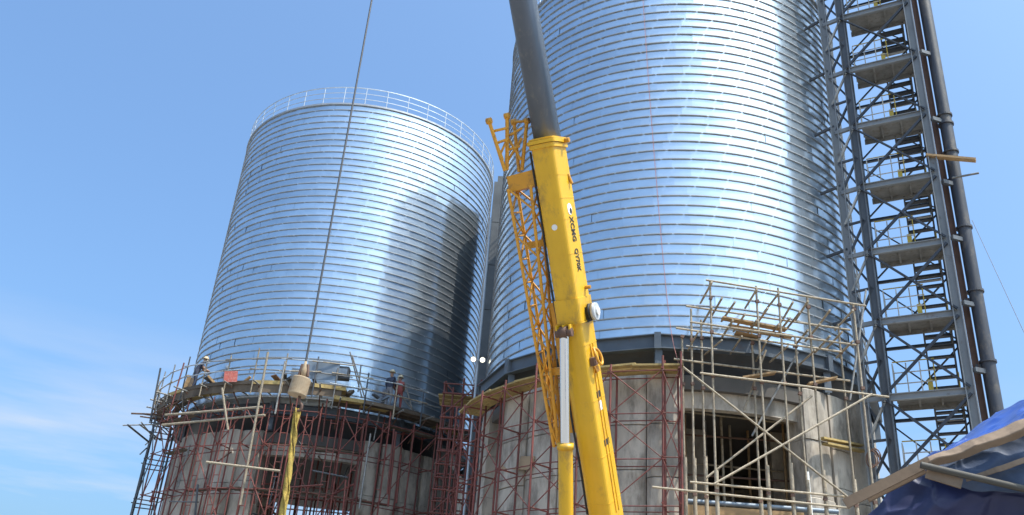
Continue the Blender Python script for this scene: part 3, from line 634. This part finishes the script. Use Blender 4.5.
# lettering on the right flank, reading downwards
def text(body, s_top, size, u, n_, sx=1.0):
    tc = bpy.data.curves.new('lettering', 'FONT'); tc.body = body; tc.size = size; tc.extrude = .004; tc.align_x = 'LEFT'; tc.align_y = 'CENTER'; tc.resolution_u = 2; tc.offset = .006
    o = bpy.data.objects.new('lettering', tc); COL.objects.link(o); dg = bpy.context.evaluated_depsgraph_get(); me = bpy.data.meshes.new_from_object(o.evaluated_get(dg)); bpy.data.objects.remove(o)
    me.materials.clear(); me.materials.append(M['blacktext'])
    x = -BDIR; z = BL; y = z.cross(x)
    m = Matrix((x, y, z)).transposed().to_4x4(); m.translation = bp(s_top, u, n_)
    return obj('lettering', me, cr_, m @ Matrix.Diagonal((sx, 1, 1, 1)))
text('XCMG', sof(218.5), .29, BW/2+.006, -.02, .60); text('QY70K', sof(250), .27, BW/2+.006, -.02, .56)
lg = disc('logo_disc', sof(211), BW/2, -.02, .12, .008, 'white'); disc('logo_mark', sof(213), BW/2+.006, -.05, .06, .006, 'blacktext')
disc('logo_disc', sof(227), .02, HN, .06, .006, 'white', BN)
# luffing cylinder on the underside
ct = bp(sof(329), -.06, HN+.16)
fb = camp(566, 515, 17.9)
cdn = (fb-ct).normalized(); clen = (2.2-ct.z)/cdn.z
cb = ct+cdn*clen; cm = ct+cdn*((camp(564, 437)-ct).length)
for u in (-.2, -.05, .08): bar('clevis_plate', bp(sof(322), u, HN), bp(sof(331), u, HN+.02), .03, .42, 'crane', cr_, roll=BL.cross(BDIR))
tube('clevis_pin', ct-BL*.17, ct+BL*.17, .085, 'brown', cr_, 16); tube('rod_eye', ct-BL*.07, ct+BL*.07, .13, 'brown', cr_, 16)
tube('cylinder_rod', ct, cm+cdn*.3, .095, 'chrome', cr_, 20); tube('cylinder_barrel', cm, cb, .145, 'crane', cr_, 24); tube('cylinder_gland', cm-cdn*.03, cm+cdn*.09, .165, 'crane', cr_, 24)
# stowed lattice jib at the left of the boom
jb = bpy.data.objects.new('lattice_jib', mesh('lattice_jib', *prism([(-.5, -.5), (.5, -.5), (.5, .5), (-.5, .5)], -.5, .5), 'jib'))
j_top = sof(182); j_bot = sof(442)
plate_c = (bp(sof(176), -.72, .05))
jm, _ln = fromto(bp(sof(184), -.60, .06), bp(sof(168), -.62, .06), BN); link(jb, cr_, jm @ Matrix.Diagonal((.58, .30, _ln, 1)))
def jc(t, a, b):     # corner chord of the tapering lattice; t from head (0) to tip (1)
    s = j_top+(j_bot-j_top)*t; ul = -.86+.06*t; ur = -.36-.34*t; hh = .46-.26*t
    return bp(s, ul if a < 0 else ur, .10+b*hh/2)
NBAY = 11
for a in (-1, 1):
    for b in (-1, 1):
        tube('chord', jc(0, a, b), jc(1, a, b), .034, 'jib', jb, 8)
for i in range(NBAY):
    t0, t1 = i/NBAY, (i+1)/NBAY; k = 1 if i % 2 else -1
    for b in (-1, 1): tube('lacing', jc(t0, k, b), jc(t1, -k, b), .022, 'jib', jb, 6)
    for a in (-1, 1): tube('lacing', jc(t0, a, k), jc(t1, a, -k), .022, 'jib', jb, 6)
    tube('lacing', jc(t1, -1, -1), jc(t1, -1, 1), .02, 'jib', jb, 6)
for (px, py, n_, q0) in ((489, 121, .3, (505, 171)), (507, 116, .1, (507, 170)), (514, 122, -.2, (519, 172)), (527, 121, -.1, (522, 170))):
    a = camp(px, py, ZC-n_*.9); b = camp(*q0, ZC-n_*.6); tube('fork_leg', b, a, .038, 'jib', jb, 8); tube('fork_eye', a-BL*.05, a+BL*.05, .065, 'jib', jb, 12)
for p0, p1, n_ in (((494, 131), (507, 128), .2), ((497, 143), (508, 139), .2), ((500, 155), (508, 137), .2), ((507, 150), (520, 146), .0), ((514, 122), (527, 121), -.1), ((508, 136), (522, 128), .0), ((508, 160), (522, 138), .0), ((508, 138), (521, 160), 0), ((495, 140), (503, 160), .2)):
    tube('fork_lacing', camp(*p0, ZC-n_), camp(*p1, ZC-n_), .028, 'jib', jb, 6)
for py, u in ((368, -.36), (240, -.45), (172, -.4)): bar('jib_bracket', bp(sof(py), u-.28, .1), bp(sof(py), -BW/2+.02, .1), .12, .14, 'jib', cr_, roll=BDIR)
bar('side_plate', bp(sof(430), -BW/2-.03, .12), bp(sof(300), -BW/2-.03, .12), .05, .3, 'jib', cr_, roll=BN.cross(BDIR))
# hoist rope, hook and sling
tip = bp(ST+.02, 0, HN+.12)
tipd = math.hypot(tip.x, tip.y)
disc('head_sheave', ST, -.06, HN, .2, .1, 'black')
hk = at(304, 372, tipd)
rope = tube('hoist_rope', vz(hk, hk.z+.05), Vector((hk.x, hk.y, tip.z)), .013, 'rope', cr_, 8)
hook = thing('hook_block', hk, 'tan weighted hook block hanging on the hoist rope before the farther silo', 'hook block')
obj('weight', lathe('weight', [(0, -.285), (.098, -.285), (.106, -.275), (.106, -.085), (.098, -.075), (.03, -.07), (0, -.05)], 'hookweight', 28, False), hook, T(hk) @ Matrix.Rotation(.12, 4, 'Y'))
obj('swivel', lathe('swivel', [(0, -.07), (.03, -.07), (.036, .02), (.022, .08), (.012, .13), (0, .13)], 'hookweight', 16), hook, T(hk))
tube('shackle', hk+Vector((-.05, 0, -.05)), hk+Vector((-.03, 0, .09)), .018, 'brown', hook); tube('shackle', hk+Vector((.05, 0, -.05)), hk+Vector((.03, 0, .09)), .018, 'brown', hook)
hp_ = hk+Vector((0, 0, -.30))
curve_tube('hook', [hp_+Vector((0, 0, .02)), hp_+Vector((0, 0, -.05)), hp_+Vector((.05, 0, -.09)), hp_+Vector((.04, 0, -.15)), hp_+Vector((-.02, 0, -.16)), hp_+Vector((-.05, 0, -.12))], .017, 'brown', hook)
s_top = hp_+Vector((0, 0, -.13)); s_end = at(279, 545, tipd)
sg_ = thing('lifting_sling', s_end, 'yellow webbing sling hanging down from the weighted hook', 'sling')
for q, ph in enumerate((0, 2.1, 4.2)):
    v = []; f = []; n = 40
    for i in range(n+1):
        t = i/n; c = s_top.lerp(s_end, t); a = ph+t*11.0+.6*math.sin(t*19+q); o = Vector((math.cos(a), math.sin(a), 0)); tw = .017+.005*math.sin(t*13+ph)
        off = Vector((math.cos(ph+t*7), math.sin(ph+t*7), 0))*.022
        nrm = Vector((-math.sin(a), math.cos(a), 0))*.006
        for e1, e2 in ((-1, -1), (1, -1), (1, 1), (-1, 1)): v.append(c+off+o*tw*e1*1.2+nrm*e2)
    for i in range(n):
        for k in range(4): f.append((4*i+k, 4*i+(k+1) % 4, 4*i+4+(k+1) % 4, 4*i+4+k))
    f += [(3, 2, 1, 0), (4*n, 4*n+1, 4*n+2, 4*n+3)]
    obj('webbing', mesh('webbing', v, f, 'sling', True), sg_)
# crane carrier (below the frame)
pv = bp(SP); hd = Vector((BDIR.x, BDIR.y, 0)).normalized()
tc_ = vz(pv, 0)+hd*1.1
def cbox(name, c, sx, sy, sz, m, ax, parent=cr_):
    y = Vector((0, 0, 1)).cross(ax); mm = Matrix((ax, y, Vector((0, 0, 1)))).transposed().to_4x4(); mm.translation = c; return obj(name, unit_box(m), parent, mm @ Matrix.Diagonal((sx, sy, sz, 1)))
cbox('slewing_frame', tc_+Vector((0, 0, 1.95))-hd*.7, 3.6, 1.5, .7, 'crane', hd); cbox('counterweight', tc_+Vector((0, 0, 2.2))-hd*2.6, .8, 2.2, 1.1, 'crane', hd)
sd = Vector((0, 0, 1)).cross(hd); cbox('operator_cab', tc_+Vector((0, 0, 2.3))+sd*1.2+hd*.3, 1.7, .8, 1.5, 'crane', hd)
for s in (-1, 1): cbox('pivot_plate', pv+BL*s*.36+Vector((0, 0, -.2)), 1.0, .08, 1.2, 'crane', hd)
cax = Vector((.96, -.28, 0)).normalized(); csd = Vector((0, 0, 1)).cross(cax)
cbox('chassis', tc_+Vector((0, 0, 1.2)), 10.5, 2.4, .5, 'crane', cax); cbox('driver_cab', tc_+cax*5.3+Vector((0, 0, 1.6)), 1.6, 2.4, 1.5, 'crane', cax)
tube('slew_ring', tc_+Vector((0, 0, 1.4)), tc_+Vector((0, 0, 1.7)), .8, 'darksteel', cr_, 24)
for k in (-3.8, -2.5, 2.0, 3.4):
    for s in (-1, 1):
        c = tc_+cax*k+csd*s*1.05+Vector((0, 0, .52)); tube('wheel', c-csd*.16, c+csd*.16, .52, 'black', cr_, 20)

# ------------------------------------------------------------------ ropes and wires
rr_ = curve_tube('red_rope', [hit(641, -30, C2, 7.2), hit(648, 80, C2, 7.2), hit(657, 190, C2, 7.22), hit(664, 270, C2, 7.25), hit(671, 335, C2, 7.42), hit(678, 362, C2, 7.7), hit(681, 372, C2, 7.75)], .008, 'redrope', None, 2)
tag(rr_, 'thin red rope hanging down the front of the nearer silo', 'rope')
gw = tube('guy_wire', at(972, 220, 29), at(1060, 410, 24), .008, 'rope', None, 6); tag(gw, 'thin dark wire slanting down across the sky at far right', 'wire')

# ------------------------------------------------------------------ things on the work platform
p = hit(231, 377, C1, 8.55); o = obj('warning_sign', unit_box('sign'), None, fromto(p-Vector((.28, .05, .03)), p+Vector((.28, -.05, .03)), (0, 0, 1))[0] @ Matrix.Diagonal((.02, .48, .56, 1)))
tag(o, 'square red sign tied to the guard rail of the platform at left', 'sign')
p = hit(323, 370, C1, 8.3); o = obj('sheet_panel', unit_box('bluepanel'), None, T(p) @ Matrix.Diagonal((1.35, .04, .86, 1))); tag(o, 'blue grey sheet panel leaning on the platform right of the hook', 'panel')
p = hit(343, 374, C1, 8.2); wm = thing('welding_set', p-Vector((0, 0, .3)), 'dark boxy welding set on the platform beside the blue grey sheet', 'welder')
obj('housing', unit_box('darksteel'), wm, T(p) @ Matrix.Diagonal((.55, .4, .5, 1))); obj('front_panel', unit_box('bluepanel'), wm, T(p+Vector((0, -.21, .05))) @ Matrix.Diagonal((.4, .03, .25, 1))); tube('handle', p+Vector((-.2, 0, .33)), p+Vector((.2, 0, .33)), .02, 'black', wm)
for s in (-.2, .2): tube('handle_post', p+Vector((s, 0, .24)), p+Vector((s, 0, .34)), .02, 'black', wm)
for (p0, p1) in (((350, 352), (362, 398)), ((361, 365), (358, 392)), ((352, 355), (366, 402)), ((405, 383), (412, 408)), ((400, 395), (415, 412))):
    tube('stay_tube', hit(*p0, C1, 8.4), hit(*p1, C1, 8.3), .03, 'greytube', wp, 6)

# ------------------------------------------------------------------ workers
def person(feet, face, shirt, legs, label, pose):
    # one continuous skinned body; local x = forward
    J = {'pel': (0, 0, .93), 'wst': (.01, 0, 1.08), 'chs': (.03, 0, 1.28), 'nck': (.03, 0, 1.46), 'hd0': (.05, 0, 1.55), 'hd1': (.05, 0, 1.70),
         'hL': (0, .10, .88), 'kL': (.05, .11, .48), 'aL': (0, .12, .08), 'tL': (.14, .13, .04), 'hR': (0, -.10, .88), 'kR': (.03, -.12, .48), 'aR': (-.06, -.13, .08), 'tR': (.08, -.14, .04),
         'sL': (.02, .18, 1.40), 'eL': (.05, .25, 1.14), 'wL': (.22, .22, 1.0), 'fL': (.29, .21, .97), 'sR': (.02, -.18, 1.40), 'eR': (.05, -.25, 1.14), 'wR': (.22, -.2, 1.02), 'fR': (.29, -.19, 1.0)}
    if pose == 1: J.update({'chs': (.14, 0, 1.25), 'nck': (.2, 0, 1.41), 'hd0': (.24, 0, 1.49), 'hd1': (.27, 0, 1.63), 'sL': (.14, .18, 1.35), 'eL': (.3, .22, 1.13), 'wL': (.5, .16, 1.12), 'fL': (.57, .15, 1.12), 'sR': (.14, -.18, 1.35), 'eR': (.28, -.22, 1.1), 'wR': (.48, -.16, 1.05), 'fR': (.55, -.14, 1.04)})
    E_ = ['pel wst', 'wst chs', 'chs nck', 'nck hd0', 'hd0 hd1', 'pel hL', 'hL kL', 'kL aL', 'aL tL', 'pel hR', 'hR kR', 'kR aR', 'aR tR', 'chs sL', 'sL eL', 'eL wL', 'wL fL', 'chs sR', 'sR eR', 'eR wR', 'wR fR']
    Rr = dict(pel=.15, wst=.14, chs=.16, nck=.06, hd0=.085, hd1=.09, hL=.10, hR=.10, kL=.065, kR=.065, aL=.05, aR=.05, tL=.045, tR=.045, sL=.075, sR=.075, eL=.05, eR=.05, wL=.036, wR=.036, fL=.042, fR=.042)
    ks = list(J); me = bpy.data.meshes.new('body'); me.from_pydata([J[k] for k in ks], [tuple(ks.index(x) for x in e.split()) for e in E_], [])
    o = bpy.data.objects.new('body', me); COL.objects.link(o); md = o.modifiers.new('s', 'SKIN'); md.use_smooth_shade = True
    for i, k in enumerate(ks):
        d = me.skin_vertices[0].data[i]; d.radius = (Rr[k], Rr[k]); d.use_root = (k == 'pel')
    o.modifiers.new('d', 'SUBSURF').levels = 1
    dg = bpy.context.evaluated_depsgraph_get(); bme = bpy.data.meshes.new_from_object(o.evaluated_get(dg)); bpy.data.objects.remove(o)
    for m in (shirt, legs, 'skin', 'black'): bme.materials.append(M[m])
    for q in bme.polygons:
        c = q.center; q.use_smooth = True
        arm = abs(c.y) > .15 and c.x > .16 and c.z < 1.2 and c.z > .9
        q.material_index = 2 if c.z > 1.46 or arm else (3 if c.z < .1 else (1 if c.z < .95 else 0))
    mw = T(feet) @ RZ(face)
    root = thing('person', feet, label, 'person', 'workers on the platform')
    obj('body', bme, root, mw)
    hz_ = J['hd1']; obj('helmet', lathe('helmet', [(.15, .0), (.125, .01), (.12, .06), (.08, .12), (0, .14)], 'helmet', 16), root, mw @ T(Vector(hz_)-Vector((0, 0, .01))))
def on_plat(px, ang_z): 
    p = hit(px, 400, C1, 7.9); return Vector((p.x, p.y, ang_z))
person(on_plat(388, 13.34), 60, 'darkcloth', 'greycloth', 'worker in dark clothes standing beside the worker in red', 0)
person(on_plat(398, 13.34), 100, 'redcloth', 'redcloth', 'worker in red clothes on the platform at the farther silo', 1)
person(on_plat(190, 13.76), 20, 'darkcloth', 'darkcloth', 'worker in dark clothes at the left end of the platform', 1)

# ------------------------------------------------------------------ tarpaulin shelter at lower right
TD = 6.3
ts = thing('tarp_shelter', vz(at(1010, 500, TD+.8), 0), 'blue tarpaulin shelter tied over timber boards at the lower right', 'shelter')
def sheet(name, rows, m, amp=.03, freq=2.0, sub=10, seed=0, th=.006):
    sub = sub*3
    # rows: list of polylines of 3d points with equal length; bilinear refine and wrinkle
    R_, C_ = len(rows), len(rows[0]); V = []; nr, nc = (R_-1)*sub+1, (C_-1)*sub+1
    for i in range(nr):
        a = min(i//sub, R_-2); t = i/sub-a
        for j in range(nc):
            b = min(j//sub, C_-2); s = j/sub-b
            p = rows[a][b].lerp(rows[a][b+1], s).lerp(rows[a+1][b].lerp(rows[a+1][b+1], s), t)
            q = p*freq+Vector((seed, 0, 0)); p = p+Vector((noise.noise(q), noise.noise(q+Vector((7, 3, 1))), noise.noise(q+Vector((1, 9, 5)))))*amp+Vector((0, noise.noise(q*2.7)*amp*.6, noise.noise(q*2.7+Vector((4, 4, 4)))*amp*.5))
            q2 = p*freq*1.0+Vector((seed*3, 5, 2)); rdg = (1-abs(noise.noise(q2))*2.2); rdg2 = 1-abs(noise.noise(q2*1.9+Vector((3, 8, 1))))*2.2
            p = p+Vector((.2, -.8, .5))*amp*(.9*max(0, rdg)**3+.35*max(0, rdg2)**3)
            V.append(p)
    Fc = [(i*nc+j, i*nc+j+1, (i+1)*nc+j+1, (i+1)*nc+j) for i in range(nr-1) for j in range(nc-1)]
    o = obj(name, mesh(name, V, Fc, m, True), ts); md = o.modifiers.new('t', 'SOLIDIFY'); md.thickness = th; return o
A = lambda x, y, d=0: at(x, y, TD+d)
# roof tarp: from the board back over the hump
xs = [(925, 463), (950, 452), (985, 436), (1024, 420), (1075, 397)]
top = [(934, 456), (956, 443), (984, 424), (1024, 403), (1075, 388)]
sheet('roof_tarp', [[A(x, y+4, -.02) for x, y in xs], [A(x, (y+yy)/2, .35) for (x, y), (_, yy) in zip(xs, top)], [A(x, y, .8) for x, y in top], [A(x+8, y+14, 1.6) for x, y in top], [vz(A(x+12, y+20, 2.0), 1.2) for x, y in top]], 'tarpblue', .035, 3.0, 10, 1)
# faded panel hanging under the tan hem
sheet('side_tarp', [[A(928, 466, .02), A(960, 453, .02), A(1000, 437, .02), A(1080, 400, .02)], [A(938, 470, -.03), A(968, 472, -.05), A(1004, 470, -.06), A(1080, 462, -.05)], [A(945, 476, .0), A(975, 489, -.02), A(1006, 495, -.03), A(1080, 512, -.02)]], 'tarpgrey', .03, 3.5, 10, 5)
sheet('hem_stripe', [[A(965, 478, -.08), A(1000, 466, -.1), A(1080, 438, -.1)], [A(967, 482, -.08), A(1002, 471, -.1), A(1080, 444, -.1)]], 'tarptan', .008, 3, 8, 9)
sheet('folded_hem', [[A(925, 459, -.04), A(960, 446, -.05), A(1000, 429, -.05), A(1080, 396, -.05)], [A(928, 463, -.1), A(962, 452, -.11), A(1002, 437, -.12), A(1080, 404, -.11)], [A(930, 468, -.07), A(965, 458, -.08), A(1004, 443, -.08), A(1080, 412, -.07)]], 'tarptan', .015, 4, 10, 3)
# navy curtain below
sheet('wall_tarp', [[A(922, 470, .05), A(950, 480, .04), A(985, 490, .03), A(1080, 506, .05)], [A(896, 487, .1), A(935, 497, .0), A(985, 504, .05), A(1080, 522, .05)], [A(866, 520, .2), A(920, 526, .0), A(985, 530, .1), A(1080, 545, .05)], [vz(A(850, 560, .3), 1.0), vz(A(915, 560, .05), .9), vz(A(985, 560, .15), .9), vz(A(1080, 560, .1), .9)]], 'tarpnavy', .06, 2.6, 10, 12)
# boards and pole
def board(p0, p1, d0, d1, w_, t_, m='board', nm='board'):
    a, b = A(*p0, d0), A(*p1, d1); return obj(nm, unit_box(m), ts, fromto(a, b)[0] @ Matrix.Diagonal((t_, w_, (b-a).length, 1)))
board((845, 504), (930, 461), -.14, -.10, .062, .024); board((868, 500), (925, 471), -.05, -.02, .03, .03)
a, b = A(921, 465, -.2), A(1085, 503, .0); tube('ridge_pole', a, a.lerp(b, 1), .021, 'darkpole', ts, 16)
tube('pole_mouth', a+(a-b).normalized()*.004, a+(b-a).normalized()*.02, .018, 'black', ts, 12)
board((926, 473), (962, 484), -.16, -.14, .06, .02, 'tarptan')
for (x, y, d) in ((935, 475, .25), (1075, 470, .25)):
    q = A(x, y, d); tube('post', vz(q, 0), q, .05, 'oldtube', ts, 10)
q = A(1000, 440, 1.6); tube('post', vz(q, 0), q, .05, 'oldtube', ts, 10)

# ------------------------------------------------------------------ render
S.render.engine = 'CYCLES'; S.render.resolution_x = 1024; S.render.resolution_y = 515
